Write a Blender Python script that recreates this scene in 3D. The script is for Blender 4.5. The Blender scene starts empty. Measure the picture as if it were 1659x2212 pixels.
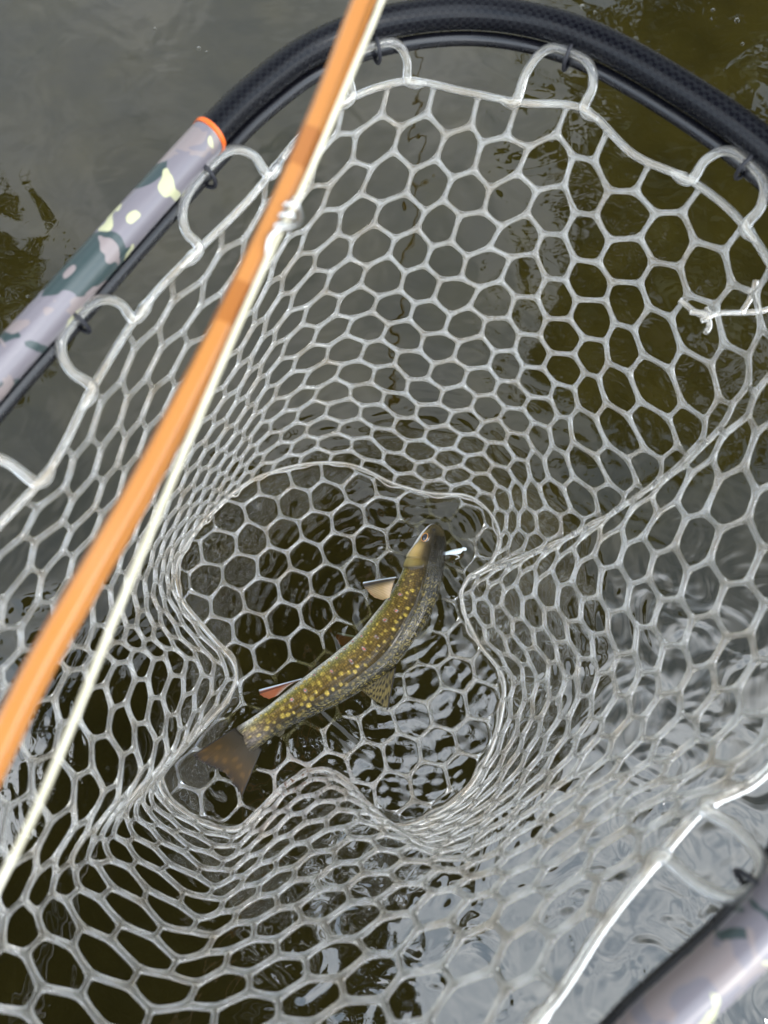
import bpy, math, random
import numpy as np
from mathutils import Vector, Matrix
random.seed(7); RNG = np.random.default_rng(7)
sc = bpy.context.scene
COL = sc.collection

# ------------------------------------------------------------------ camera
FPX = 1550.0; CW, CH = 1659.0, 2212.0          # photograph measured at 1659 x 2212
TH = math.radians(20.0); CAMH = 0.51
cam_d = bpy.data.cameras.new('camera'); cam = bpy.data.objects.new('camera', cam_d); COL.objects.link(cam)
cam.location = (0, 0, CAMH); cam.rotation_euler = (TH, 0, 0)
cam_d.sensor_fit = 'AUTO'; cam_d.sensor_width = 36.0; cam_d.lens = FPX / CH * 36.0
cam_d.clip_start = 0.01; cam_d.clip_end = 500
cam_d.dof.use_dof = True; cam_d.dof.focus_distance = 0.52; cam_d.dof.aperture_fstop = 6.8
sc.camera = cam

# ------------------------------------------------------------------ world, sun, exposure
SUN_EL, SUN_AZ = math.radians(44), math.radians(125)      # azimuth from +Y towards +X
w = bpy.data.worlds.new('World'); sc.world = w; w.use_nodes = True
nt = w.node_tree; nt.nodes.clear()
def wn(t, **k):
    n = nt.nodes.new(t)
    for a, b in k.items(): setattr(n, a, b)
    return n
wo = wn('ShaderNodeOutputWorld'); bg = wn('ShaderNodeBackground'); bg.inputs['Strength'].default_value = 0.12
sky = wn('ShaderNodeTexSky'); sky.sky_type = 'NISHITA'; sky.sun_disc = False
sky.sun_elevation = SUN_EL; sky.sun_rotation = SUN_AZ
tc = wn('ShaderNodeTexCoord')
cn = wn('ShaderNodeTexNoise'); cn.inputs['Scale'].default_value = 3.2; cn.inputs['Detail'].default_value = 8; cn.inputs['Distortion'].default_value = 0.6
nt.links.new(tc.outputs['Generated'], cn.inputs['Vector'])
cr = wn('ShaderNodeValToRGB')
cr.color_ramp.elements[0].position = 0.36; cr.color_ramp.elements[0].color = (.28, .36, .46, 1)
cr.color_ramp.elements[1].position = 0.64; cr.color_ramp.elements[1].color = (.92, .965, 1.0, 1)
nt.links.new(cn.outputs['Fac'], cr.inputs['Fac'])
# overcast sky: a dark cloud bank upstream, thin bright cloud behind the angler where the sun stands
sp = wn('ShaderNodeSeparateXYZ'); nt.links.new(tc.outputs['Generated'], sp.inputs[0])
zr = wn('ShaderNodeMapRange'); zr.interpolation_type = 'SMOOTHSTEP'
zr.inputs['From Min'].default_value = 0.24; zr.inputs['From Max'].default_value = -0.04
zr.inputs['To Min'].default_value = 12.0; zr.inputs['To Max'].default_value = 50.0
nt.links.new(sp.outputs['Y'], zr.inputs['Value'])
cm = wn('ShaderNodeVectorMath', operation='SCALE'); nt.links.new(cr.outputs['Color'], cm.inputs[0]); nt.links.new(zr.outputs[0], cm.inputs['Scale'])
mx = wn('ShaderNodeMix', data_type='RGBA'); mx.inputs['Factor'].default_value = 0.90
nt.links.new(sky.outputs['Color'], mx.inputs['A']); nt.links.new(cm.outputs[0], mx.inputs['B'])
nt.links.new(mx.outputs['Result'], bg.inputs['Color']); nt.links.new(bg.outputs[0], wo.inputs[0])
sun_d = bpy.data.lights.new('sun', 'SUN'); sun = bpy.data.objects.new('sun', sun_d); COL.objects.link(sun)
sun_d.energy = 1.2; sun_d.angle = math.radians(14); sun_d.color = (1, .96, .9)
sdir = Vector((math.sin(SUN_AZ) * math.cos(SUN_EL), math.cos(SUN_AZ) * math.cos(SUN_EL), math.sin(SUN_EL)))
sun.rotation_euler = (-sdir).to_track_quat('-Z', 'Y').to_euler(); sun.location = sdir * 20
vs = sc.view_settings; vs.view_transform = 'Standard'; vs.look = 'None'; vs.exposure = 0.15; vs.gamma = 1.0; vs.use_curve_mapping = False
sc.render.engine = 'CYCLES'
cy = sc.cycles; cy.max_bounces = 10; cy.transmission_bounces = 8; cy.transparent_max_bounces = 16
cy.glossy_bounces = 4; cy.diffuse_bounces = 3; cy.caustics_refractive = True; cy.caustics_reflective = False
cy.use_denoising = True; cy.sample_clamp_indirect = 6.0
cy.film_exposure = 1.0

# ------------------------------------------------------------------ helpers
CT, ST = math.cos(TH), math.sin(TH)
def P(px, py, z):
    """world point at height z that stands where the photograph shows (px, py)"""
    xn = (px - CW / 2) / FPX; yn = -(py - CH / 2) / FPX
    t = (CAMH - z) / (CT - yn * ST)
    return np.array([xn * t, (yn * CT + ST) * t, z])
def PD(px, py, d):
    xn = (px - CW / 2) / FPX; yn = -(py - CH / 2) / FPX
    return np.array([xn * d, (yn * CT + ST) * d, CAMH - (CT - yn * ST) * d])

class M:
    """small node-material writer"""
    def __init__(s, name):
        s.m = bpy.data.materials.new(name); s.m.use_nodes = True
        s.t = s.m.node_tree; s.t.nodes.clear()
        s.out = s.t.nodes.new('ShaderNodeOutputMaterial')
    def n(s, t, **k):
        n = s.t.nodes.new(t)
        for a, b in k.items():
            if a.startswith('i_'):
                key = a[2:].replace('_', ' '); n.inputs[key].default_value = b
            else: setattr(n, a, b)
        return n
    def l(s, a, b): s.t.links.new(a, b)
    def noise(s, vec, scale, detail=2, dist=0.0, rough=.5):
        n = s.n('ShaderNodeTexNoise'); n.inputs['Scale'].default_value = scale; n.inputs['Detail'].default_value = detail
        n.inputs['Distortion'].default_value = dist; n.inputs['Roughness'].default_value = rough
        if vec: s.l(vec, n.inputs['Vector'])
        return n.outputs['Fac']
    def math(s, op, a, b=None, c=None, clamp=False):
        n = s.n('ShaderNodeMath', operation=op); n.use_clamp = clamp
        for i, v in enumerate((a, b, c)):
            if v is None: continue
            if isinstance(v, (int, float)): n.inputs[i].default_value = v
            else: s.l(v, n.inputs[i])
        return n.outputs[0]
    def ramp(s, fac, stops, interp='LINEAR'):
        n = s.n('ShaderNodeValToRGB'); r = n.color_ramp; r.interpolation = interp
        while len(r.elements) < len(stops): r.elements.new(0.5)
        for e, (p, c) in zip(r.elements, stops):
            e.position = p; e.color = (*c, 1) if len(c) == 3 else c
        s.l(fac, n.inputs[0]); return n.outputs[0]
    def mix(s, fac, a, b):
        n = s.n('ShaderNodeMix', data_type='RGBA')
        for k, v in (('Factor', fac), ('A', a), ('B', b)):
            if isinstance(v, (int, float)): n.inputs[k].default_value = v
            elif isinstance(v, tuple): n.inputs[k].default_value = (*v, 1) if len(v) == 3 else v
            else: s.l(v, n.inputs[k])
        return n.outputs['Result']
    def pos(s): return s.n('ShaderNodeNewGeometry').outputs['Position']
    def obj(s): return s.n('ShaderNodeTexCoord').outputs['Object']
    def uv(s): return s.n('ShaderNodeTexCoord').outputs['UV']
    def bump(s, h, strength=1.0, dist=1.0):
        n = s.n('ShaderNodeBump'); n.inputs['Strength'].default_value = strength; n.inputs['Distance'].default_value = dist
        s.l(h, n.inputs['Height']); return n.outputs[0]
    def bsdf(s, color=None, rough=.5, **k):
        n = s.n('ShaderNodeBsdfPrincipled')
        if color is not None:
            if isinstance(color, tuple): n.inputs['Base Color'].default_value = (*color, 1)
            else: s.l(color, n.inputs['Base Color'])
        if isinstance(rough, (int, float)): n.inputs['Roughness'].default_value = rough
        else: s.l(rough, n.inputs['Roughness'])
        for a, b in k.items():
            key = a.replace('_', ' ')
            if isinstance(b, (int, float, tuple)): n.inputs[key].default_value = b
            else: s.l(b, n.inputs[key])
        return n.outputs[0]
    def done(s, sh): s.l(sh, s.out.inputs['Surface']); return s.m

def mesh(name, verts, faces, mat, parent=None, smooth=True, uv=None, col=None, subsurf=0, solid=0):
    me = bpy.data.meshes.new(name)
    v = np.asarray(verts, dtype=float)
    me.from_pydata([tuple(map(float, x)) for x in v], [], [tuple(int(i) for i in f) for f in faces]); me.update()
    if smooth: me.polygons.foreach_set('use_smooth', np.ones(len(me.polygons), dtype=bool))
    if uv is not None:
        L = me.uv_layers.new(name='UVMap'); li = np.zeros(len(me.loops), dtype=np.int32)
        me.loops.foreach_get('vertex_index', li)
        L.data.foreach_set('uv', np.asarray(uv, dtype=np.float32)[li].ravel())
    if col is not None:
        A = me.color_attributes.new('Col', 'FLOAT_COLOR', 'POINT')
        c = np.ones((len(v), 4), dtype=np.float32); c[:, :3] = col
        A.data.foreach_set('color', c.ravel())
    me.materials.append(mat)
    o = bpy.data.objects.new(name, me); COL.objects.link(o)
    if parent is not None: o.parent = parent
    if solid:
        md = o.modifiers.new('solid', 'SOLIDIFY'); md.thickness = solid; md.offset = 0
    if subsurf:
        md = o.modifiers.new('sub', 'SUBSURF'); md.levels = subsurf; md.render_levels = subsurf
    return o
def empty(name, loc=(0, 0, 0)):
    o = bpy.data.objects.new(name, None); COL.objects.link(o); o.location = loc; o.empty_display_size = .02; return o
def tag(o, label=None, cat=None, group=None, kind=None):
    if label: o['label'] = label
    if cat: o['category'] = cat
    if group: o['group'] = group
    if kind: o['kind'] = kind
    return o
def cat_open(pts, n):
    """Catmull-Rom through open points, n samples evenly spread by length"""
    p = np.asarray(pts, float); p = np.vstack([2 * p[0] - p[1], p, 2 * p[-1] - p[-2]])
    out = []
    for i in range(1, len(p) - 2):
        t = np.linspace(0, 1, 24, endpoint=False)[:, None]
        a, b, c, d = p[i - 1], p[i], p[i + 1], p[i + 2]
        out.append(.5 * ((2 * b) + (c - a) * t + (2 * a - 5 * b + 4 * c - d) * t ** 2 + (-a + 3 * b - 3 * c + d) * t ** 3))
    out = np.vstack(out + [p[-2][None]])
    L = np.concatenate([[0], np.cumsum(np.linalg.norm(np.diff(out, axis=0), axis=1))])
    s = np.linspace(0, L[-1], n)
    return np.stack([np.interp(s, L, out[:, k]) for k in range(out.shape[1])], 1)
def cat_closed(pts, uq, ku=None):
    """periodic Catmull-Rom: uq in station units [0, K)"""
    p = np.asarray(pts, float); K = len(p)
    i = np.floor(uq).astype(int); t = (uq - i)[..., None]
    a, b, c, d = p[(i - 1) % K], p[i % K], p[(i + 1) % K], p[(i + 2) % K]
    return .5 * ((2 * b) + (c - a) * t + (2 * a - 5 * b + 4 * c - d) * t ** 2 + (-a + 3 * b - 3 * c + d) * t ** 3)
def resample_closed(pts, n):
    q = cat_closed(pts, np.linspace(0, len(pts), 40 * len(pts), endpoint=False))
    q = np.vstack([q, q[:1]]); L = np.concatenate([[0], np.cumsum(np.linalg.norm(np.diff(q, axis=0), axis=1))])
    s = np.linspace(0, L[-1], n, endpoint=False)
    return np.stack([np.interp(s, L, q[:, k]) for k in range(3)], 1)
def tube(path, rad, sides=12, closed=False, caps=True, hexed=False, phase=0.0):
    p = np.asarray(path, float); n = len(p)
    r = np.full(n, rad, float) if np.isscalar(rad) else np.asarray(rad, float)
    T = (np.roll(p, -1, 0) - np.roll(p, 1, 0)) if closed else np.gradient(p, axis=0)
    T /= np.linalg.norm(T, axis=1)[:, None] + 1e-12
    ref = np.array([0, 0, 1.0])
    if abs(T[0] @ ref) > .9: ref = np.array([1.0, 0, 0])
    N = np.zeros_like(p); v = ref - T[0] * (ref @ T[0]); v /= np.linalg.norm(v)
    for i in range(n):
        v = v - T[i] * (v @ T[i]); v /= np.linalg.norm(v) + 1e-12; N[i] = v
    B = np.cross(T, N); a = np.linspace(0, 2 * math.pi, sides, endpoint=False) + phase
    V = (p[:, None] + r[:, None, None] * (np.cos(a)[None, :, None] * N[:, None] + np.sin(a)[None, :, None] * B[:, None])).reshape(-1, 3)
    L = np.concatenate([[0], np.cumsum(np.linalg.norm(np.diff(p, axis=0), axis=1))])
    UV = np.stack([np.repeat(L, sides), np.tile(np.arange(sides) / sides, n)], 1)
    F = []
    for i in range(n if closed else n - 1):
        j = (i + 1) % n
        for k in range(sides):
            k2 = (k + 1) % sides
            F.append((i * sides + k, j * sides + k, j * sides + k2, i * sides + k2))
    if caps and not closed:
        F.append(tuple(range(sides - 1, -1, -1))); F.append(tuple((n - 1) * sides + k for k in range(sides)))
    return V, F, UV
def join(parts):
    V, F, U = [], [], []; o = 0
    for v, f, u in parts:
        V.append(v); U.append(u); F += [tuple(i + o for i in q) for q in f]; o += len(v)
    return np.vstack(V), F, np.vstack(U)
def smooth01(x): x = np.clip(x, 0, 1); return x * x * (3 - 2 * x)

# ------------------------------------------------------------------ materials
m = M('riverbed_silt'); g = m.pos()
c1 = m.ramp(m.noise(g, 9, 5), [(.3, (.125, .104, .032)), (.7, (.21, .172, .056))])
vor = m.n('ShaderNodeTexVoronoi', feature='F1'); vor.inputs['Scale'].default_value = 14; m.l(g, vor.inputs['Vector'])
c2 = m.mix(m.math('MULTIPLY', vor.outputs['Distance'], .6), c1, (.085, .070, .025))
sx = m.n('ShaderNodeSeparateXYZ'); m.l(g, sx.inputs[0])      # shade of deeper water painted into the bed colour near the angler, paler upstream
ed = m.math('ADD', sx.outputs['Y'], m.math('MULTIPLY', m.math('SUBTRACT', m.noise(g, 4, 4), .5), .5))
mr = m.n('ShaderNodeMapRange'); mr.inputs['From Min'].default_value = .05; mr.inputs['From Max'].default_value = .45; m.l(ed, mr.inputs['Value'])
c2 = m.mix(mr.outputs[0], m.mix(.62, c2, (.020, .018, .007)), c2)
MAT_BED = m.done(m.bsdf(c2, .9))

def water_material():
    m = M('river_water'); g = m.pos()
    sep = m.n('ShaderNodeSeparateXYZ'); m.l(g, sep.inputs[0])
    def dist(x, y, sx=1.0, sy=1.0):
        a = m.math('MULTIPLY', m.math('SUBTRACT', sep.outputs['X'], x), sx); b = m.math('MULTIPLY', m.math('SUBTRACT', sep.outputs['Y'], y), sy)
        return m.math('SQRT', m.math('ADD', m.math('MULTIPLY', a, a), m.math('MULTIPLY', b, b)))
    wob = m.math('MULTIPLY', m.math('SUBTRACT', m.noise(g, 14, 2), .5), .050)
    h = None
    def add(x):
        nonlocal h
        h = x if h is None else m.math('ADD', h, x)
    # rings spreading from the struggling fish
    for (px, py, k, amp, lam) in ((860, 1330, 640, 2.0e-4, .085), (560, 1600, 760, 1.0e-4, .07), (930, 1180, 560, 9e-5, .10)):
        c = P(px, py, 0)
        d = m.math('ADD', dist(c[0], c[1]), wob)
        env = m.math('MULTIPLY', m.math('EXPONENT', m.math('MULTIPLY', d, -1 / lam)), m.math('MULTIPLY', m.noise(g, 30, 2), 2.0))
        add(m.math('MULTIPLY', m.math('MULTIPLY', m.math('SINE', m.math('MULTIPLY', d, k)), env), amp))
    add(m.math('MULTIPLY', m.noise(g, 3.2, 2), .0040))                       # lazy swell of the current
    add(m.math('MULTIPLY', m.noise(g, 11, 2, .6), .0028))
    add(m.math('MULTIPLY', m.noise(g, 27, 2, .4), .0005))
    # choppier water by the near side of the net and round the fish
    c = P(1450, 2000, 0)
    env = m.math('EXPONENT', m.math('MULTIPLY', m.math('POWER', m.math('MULTIPLY', dist(c[0], c[1]), 3.6), 2), -1))
    add(m.math('MULTIPLY', m.math('MULTIPLY', m.noise(g, 24, 1.5, 1.3), env), .0042))
    c = P(740, 1420, 0)
    env = m.math('EXPONENT', m.math('MULTIPLY', m.math('POWER', m.math('MULTIPLY', dist(c[0], c[1]), 8.0), 2), -1))
    add(m.math('MULTIPLY', m.math('MULTIPLY', m.noise(g, 30, 1.5, .8), env), .0018))
    nrm = m.bump(h, 1.0, 1.0)
    fr = m.n('ShaderNodeFresnel'); fr.inputs['IOR'].default_value = 1.75; m.l(nrm, fr.inputs['Normal'])
    gl = m.n('ShaderNodeBsdfGlossy'); gl.inputs['Roughness'].default_value = 0.0; gl.inputs['Color'].default_value = (1, 1, 1, 1); m.l(nrm, gl.inputs['Normal'])
    tr = m.n('ShaderNodeBsdfTransparent'); tr.inputs['Color'].default_value = (.76, .73, .52, 1)
    ms = m.n('ShaderNodeMixShader'); m.l(fr.outputs[0], ms.inputs[0]); m.l(tr.outputs[0], ms.inputs[1]); m.l(gl.outputs[0], ms.inputs[2])
    return m.done(ms.outputs[0])
MAT_WATER = water_material()

def rubber(name, base, dirt=0.25, trans=.8):
    m = M(name); g = m.pos()
    n1 = m.noise(g, 60, 4)
    stain = m.ramp(n1, [(.45, (0, 0, 0)), (.72, (1, 1, 1))])
    c = m.mix(m.math('MULTIPLY', stain, dirt), base, (.66, .52, .34))
    # brown grime dried on the fold under the tail
    pc = P(650, 1700, .02)
    dv = m.n('ShaderNodeVectorMath', operation='DISTANCE'); m.l(g, dv.inputs[0]); dv.inputs[1].default_value = tuple(pc)
    near = m.math('SUBTRACT', 1.0, m.math('MULTIPLY', dv.outputs['Value'], 15.0), clamp=True)
    near = m.math('MULTIPLY', near, 1.1, clamp=True)
    grime = m.math('MULTIPLY', near, m.ramp(m.noise(g, 420, 4), [(.42, (0, 0, 0)), (.62, (1, 1, 1))]))
    c = m.mix(m.math('MULTIPLY', grime, 1.0, clamp=True), c, (.12, .06, .03))
    rg = m.math('ADD', m.math('MULTIPLY', m.noise(g, 300, 2), .10), .01)
    b = m.bump(m.noise(g, 420, 2), .30, .0006)
    tw = m.math('SUBTRACT', trans, m.math('MULTIPLY', grime, .85), clamp=True)
    return m.done(m.bsdf(c, rg, Transmission_Weight=tw, IOR=1.42, Normal=b, Specular_IOR_Level=.6))
MAT_NET = rubber('clear_silicone', (.975, .955, .905), .55, .89)
MAT_SEAM = rubber('stained_silicone', (.92, .87, .79), .75, .84)

m = M('carbon_weave'); u = m.uv()
mp = m.n('ShaderNodeMapping'); mp.inputs['Scale'].default_value = (420, 26, 1); m.l(u, mp.inputs['Vector'])
ck = m.n('ShaderNodeTexChecker'); ck.inputs['Scale'].default_value = 1.0; m.l(mp.outputs[0], ck.inputs['Vector'])
cc = m.mix(ck.outputs['Fac'], (.003, .003, .005), (.0065, .007, .009))
rr = m.math('ADD', m.math('MULTIPLY', ck.outputs['Fac'], .06), m.math('ADD', m.math('MULTIPLY', m.noise(m.pos(), 160, 3), .22), .12))
MAT_CARBON = m.done(m.bsdf(cc, rr, Normal=m.bump(ck.outputs['Fac'], .2, .0003), Specular_IOR_Level=.20))
m = M('black_rail'); MAT_RAIL = m.done(m.bsdf((.004, .004, .006), m.math('ADD', m.math('MULTIPLY', m.noise(m.pos(), 120, 3), .3), .12)))
m = M('camouflage_wrap'); g = m.obj()
pa = m.ramp(m.noise(g, 36, 2, .6), [(.0, (.165, .148, .165)), (.54, (.028, .046, .046))], 'CONSTANT')
mp = m.n('ShaderNodeMapping'); mp.inputs['Location'].default_value = (3.1, 1.7, .4); m.l(g, mp.inputs['Vector'])
pb = m.ramp(m.noise(mp.outputs[0], 60, 1.5, .8), [(.0, (0, 0, 0)), (.65, (1, 1, 1))], 'CONSTANT')
mp2 = m.n('ShaderNodeMapping'); mp2.inputs['Location'].default_value = (7.1, 2.7, 5.4); m.l(g, mp2.inputs['Vector'])
pc_ = m.ramp(m.noise(mp2.outputs[0], 44, 2, .9), [(.0, (0, 0, 0)), (.59, (1, 1, 1))], 'CONSTANT')
c = m.mix(pc_, pa, (.22, .18, .175)); c = m.mix(pb, c, (.46, .45, .27))
MAT_CAMO = m.done(m.bsdf(c, m.math('ADD', m.math('MULTIPLY', m.noise(g, 300, 3), .2), .24), Coat_Weight=.3, Coat_Roughness=.25))
m = M('orange_band'); MAT_ORANGE = m.done(m.bsdf((.75, .13, .015), .35))
m = M('black_cord'); MAT_TIE = m.done(m.bsdf((.008, .008, .012), .55))
m = M('cane_varnish'); u = m.uv()
mp = m.n('ShaderNodeMapping'); mp.inputs['Scale'].default_value = (9, 60, 1); m.l(u, mp.inputs['Vector'])
gr = m.noise(mp.outputs[0], 3, 5, .2)
c = m.ramp(gr, [(.30, (.36, .125, .020)), (.55, (.48, .185, .038)), (.75, (.56, .25, .065))])
MAT_CANE = m.done(m.bsdf(c, .28, Coat_Weight=.6, Coat_Roughness=.18))
m = M('cane_node'); MAT_NODE = m.done(m.bsdf((.34, .115, .02), .3, Coat_Weight=.6, Coat_Roughness=.18))
m = M('fly_line_cream'); MAT_LINE = m.done(m.bsdf(m.ramp(m.noise(m.pos(), 80, 3), [(.3, (.56, .51, .36)), (.7, (.66, .61, .46))]), .42))
m = M('guide_steel'); MAT_STEEL = m.done(m.bsdf((.72, .70, .66), .22, Metallic=1.0))
m = M('thread_wrap'); MAT_THREAD = m.done(m.bsdf((.50, .14, .02), .3, Coat_Weight=.5))
m = M('cork'); MAT_CORK = m.done(m.bsdf(m.ramp(m.noise(m.pos(), 300, 4), [(.35, (.28, .17, .08)), (.6, (.52, .36, .2))]), .8))
m = M('white_dubbing'); MAT_FLY = m.done(m.bsdf((.85, .85, .83), .5, Normal=m.bump(m.noise(m.pos(), 1500, 3), .6, .0006), Subsurface_Weight=.2))

def fish_skin(name, bumpy=True):
    m = M(name); a = m.n('ShaderNodeVertexColor', layer_name='Col'); u = m.uv()
    mp = m.n('ShaderNodeMapping'); mp.inputs['Scale'].default_value = (140, 84, 1); m.l(u, mp.inputs['Vector'])
    v = m.n('ShaderNodeTexVoronoi', feature='F1'); v.inputs['Scale'].default_value = 1; v.inputs['Randomness'].default_value = .55; m.l(mp.outputs[0], v.inputs['Vector'])
    sc_ = m.ramp(v.outputs['Distance'], [(.12, (1.65, 1.55, 1.30)), (.62, (.50, .48, .46))])
    mulc = m.n('ShaderNodeMix', data_type='RGBA', blend_type='MULTIPLY'); mulc.inputs['Factor'].default_value = .75 if bumpy else .0
    m.l(a.outputs['Color'], mulc.inputs['A']); m.l(sc_, mulc.inputs['B'])
    rg = m.math('ADD', m.math('MULTIPLY', m.noise(m.pos(), 220, 3), .25), .10)
    kw = dict(Specular_IOR_Level=.04, Coat_Weight=.65, Coat_Roughness=.015)
    cmp_ = m.n('ShaderNodeMapping'); cmp_.inputs['Scale'].default_value = (7, 60, 1); m.l(u, cmp_.inputs['Vector'])
    kw['Coat_Normal'] = m.bump(m.noise(cmp_.outputs[0], .55, 3, .6), .75, .0030)
    if bumpy: kw['Normal'] = m.bump(v.outputs['Distance'], .35, .0005)
    n = m.bsdf(mulc.outputs['Result'], rg, **kw)
    return m.done(n)
MAT_FISH = fish_skin('trout_skin'); MAT_HEAD = fish_skin('trout_bare_skin', False)
m = M('trout_fin'); a = m.n('ShaderNodeVertexColor', layer_name='Col')
MAT_FIN = m.done(m.bsdf(a.outputs['Color'], .35, Specular_IOR_Level=.25))
m = M('trout_iris'); MAT_IRIS = m.done(m.bsdf(m.ramp(m.noise(m.pos(), 900, 2), [(.4, (.025, .018, .010)), (.6, (.075, .048, .02))]), .12, Coat_Weight=1.0, Coat_Roughness=.03))
m = M('trout_pupil'); MAT_PUPIL = m.done(m.bsdf((.003, .004, .010), .05, Coat_Weight=1.0, Coat_Roughness=.02))
m = M('iris_ring'); MAT_RING = m.done(m.bsdf((.75, .33, .08), .2, Coat_Weight=1.0))
m = M('bark'); MAT_BARK = m.done(m.bsdf(m.ramp(m.noise(m.pos(), 14, 5), [(.3, (.03, .024, .018)), (.7, (.09, .07, .05))]), .9))
m = M('leaf'); MAT_LEAF = m.done(m.bsdf(m.ramp(m.noise(m.pos(), 2.5, 3), [(.3, (.018, .030, .008)), (.7, (.05, .065, .015))]), .5))

# ------------------------------------------------------------------ the setting: river bed with its banks, water
def grid(nx, ny, x0, x1, y0, y1, zf):
    xs = np.linspace(x0, x1, nx); ys = np.linspace(y0, y1, ny)
    X, Y = np.meshgrid(xs, ys); Z = zf(X, Y)
    V = np.stack([X, Y, Z], -1).reshape(-1, 3)
    i = np.arange((ny - 1) * (nx - 1)); a = (i // (nx - 1)) * nx + i % (nx - 1)
    return V, np.stack([a, a + 1, a + nx + 1, a + nx], 1)
def bedz(X, Y):
    bank = smooth01((np.abs(Y - .8) - 3.0) / 2.2) * 1.0
    return -.34 + bank + .012 * np.sin(X * 9 + 2 * np.sin(Y * 5)) * np.cos(Y * 11) + .05 * np.sin(X * .8) * np.sin(Y * .9)
V, F = grid(160, 160, -40, 40, -40, 40, bedz)
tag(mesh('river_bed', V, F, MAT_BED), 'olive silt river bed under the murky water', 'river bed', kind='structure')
V, F = grid(2, 2, -40, 40, -40, 40, lambda X, Y: X * 0)
tag(mesh('water', V, F, MAT_WATER), 'grey rippled river water reflecting cloudy sky and trees', 'water', kind='structure')

# ------------------------------------------------------------------ landing net
NET = empty('landing_net', (0.0, .14, .24))
tag(NET, 'landing net with clear rubber mesh bag on a black and camouflage hoop', 'landing net')
def part(name, vfu, mat, parent=NET, **k):
    o = mesh(name, vfu[0], vfu[1], mat, uv=vfu[2], **k)
    o.parent = parent; o.matrix_parent_inverse = Matrix.Translation(parent.location).inverted() if parent is not None else Matrix()
    return o
HZ = .24
hoop_px = [(-420, 1290), (-200, 1030), (0, 797), (90, 697), (270, 495), (455, 290), (551, 196), (676, 105), (831, 48), (1031, 28), (1230, 65), (1430, 165), (1659, 324), (1830, 520), (1935, 800), (1950, 1150), (1890, 1500), (1770, 1800), (1662, 1985), (1425, 2212), (1180, 2440)]
hoop3 = [P(x, y, HZ) for x, y in hoop_px]
yoke = np.array([-.40, -.36, HZ])
hoop3 = [yoke + np.array([.045, .10, 0])] + hoop3 + [np.array([-.14, -.225, HZ]), yoke + np.array([.10, .04, 0])]
HP = cat_open(hoop3, 700)
def hoop_idx(px, py): return int(np.argmin(np.linalg.norm(HP - P(px, py, HZ), axis=1)))
i_a = hoop_idx(455, 290); i_b = hoop_idx(1800, 1740)
part('hoop_tube', tube(HP[i_a:i_b + 1], .0077, 24), MAT_CARBON)
part('camouflage_sleeve', tube(HP[:i_a + 1], .0085, 24), MAT_CAMO)
part('camouflage_sleeve', tube(HP[i_b:], .0085, 24), MAT_CAMO)
part('orange_band', tube([HP[i_a] + (HP[i_a + 1] - HP[i_a]) * x for x in (-.55, -.25, .25, .55)], .0089, 24), MAT_ORANGE)
part('orange_band', tube([HP[i_b] + (HP[i_b + 1] - HP[i_b]) * x for x in (-.55, -.25, .25, .55)], .0089, 24), MAT_ORANGE)
# inner rail that carries the loops: inside the hoop and a little lower
Th = np.gradient(HP, axis=0); Th /= np.linalg.norm(Th, axis=1)[:, None]
inw = np.stack([Th[:, 1], -Th[:, 0], np.zeros(len(HP))], 1)
cen = HP.mean(0); inw *= np.sign(((cen - HP) * inw).sum(1).mean())
RP = HP + inw * .0042 + np.array([0, 0, -.0112])
part('inner_rail', tube(RP, .0037, 14), MAT_RAIL)
# yoke and handle, below the frame
hd = np.array([-.74, -.67, 0]); hd /= np.linalg.norm(hd)
part('yoke', tube(cat_open([HP[0], yoke + np.array([.015, .03, 0]), yoke + hd * .03], 16), [.0085] * 12 + [.012] * 4, 16), MAT_CAMO)
part('yoke', tube(cat_open([HP[-1], yoke + np.array([.035, .005, 0]), yoke + hd * .03], 16), [.0085] * 12 + [.012] * 4, 16), MAT_CAMO)
part('handle', tube([yoke + hd * x for x in (.02, .03, .10, .2, .28, .30)], [.012, .015, .0145, .016, .017, .012], 20), MAT_CORK)

# bag: rim cord -> wall -> seam round the bottom panel
RZ = .214
ST_ = [  # rim px, seam px, seam z, mid override (px, z) or None
    ((530, 440), (500, 1068), .004, None), ((690, 255), (560, 1030), .004, None), ((860, 178), (660, 1003), .004, None), ((1010, 200), (760, 1005), .004, None),
    ((1120, 222), (850, 1045), .005, None), ((1260, 236), (930, 1066), .005, None), ((1370, 335), (1010, 1072), .005, None), ((1500, 395), (1060, 1110), .005, None),
    ((1610, 490), (1080, 1165), .006, None), ((1700, 640), (1060, 1215), .012, ((1400, 1040), .10)), ((1760, 800), (1008, 1255), .024, ((1330, 1105), .125)), ((1800, 1000), (1000, 1310), .012, None),
    ((1810, 1200), (1035, 1390), .006, None), ((1795, 1380), (1085, 1460), .005, None), ((1750, 1540), (1082, 1550), .005, None),
    ((1640, 1680), (1050, 1640), .006, None), ((1521, 1745), (1000, 1715), .008, None), ((1425, 1850), (920, 1768), .010, None), ((1310, 1990), (830, 1782), .012, None),
    ((1190, 2170), (765, 1705), .018, None), ((1010, 2360), (700, 1663), .022, None), ((760, 2480), (625, 1690), .020, None),
    ((450, 2520), (560, 1752), .012, None), ((150, 2500), (505, 1792), .005, None), ((-100, 2400), (415, 1765), .005, ((215, 1900), .10)),
    ((-270, 2220), (345, 1690), .008, ((185, 1830), .10)), ((-350, 2000), (420, 1590), .018, ((250, 1700), .105)), ((-350, 1790), (490, 1510), .012, ((220, 1560), .10)),
    ((-290, 1600), (508, 1440), .008, ((225, 1440), .10)), ((-180, 1400), (445, 1362), .006, None), ((-40, 1180), (390, 1290), .005, None),
    ((110, 1010), (385, 1215), .004, None), ((205, 830), (425, 1145), .004, None), ((330, 640), (460, 1105), .004, None)]
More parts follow.
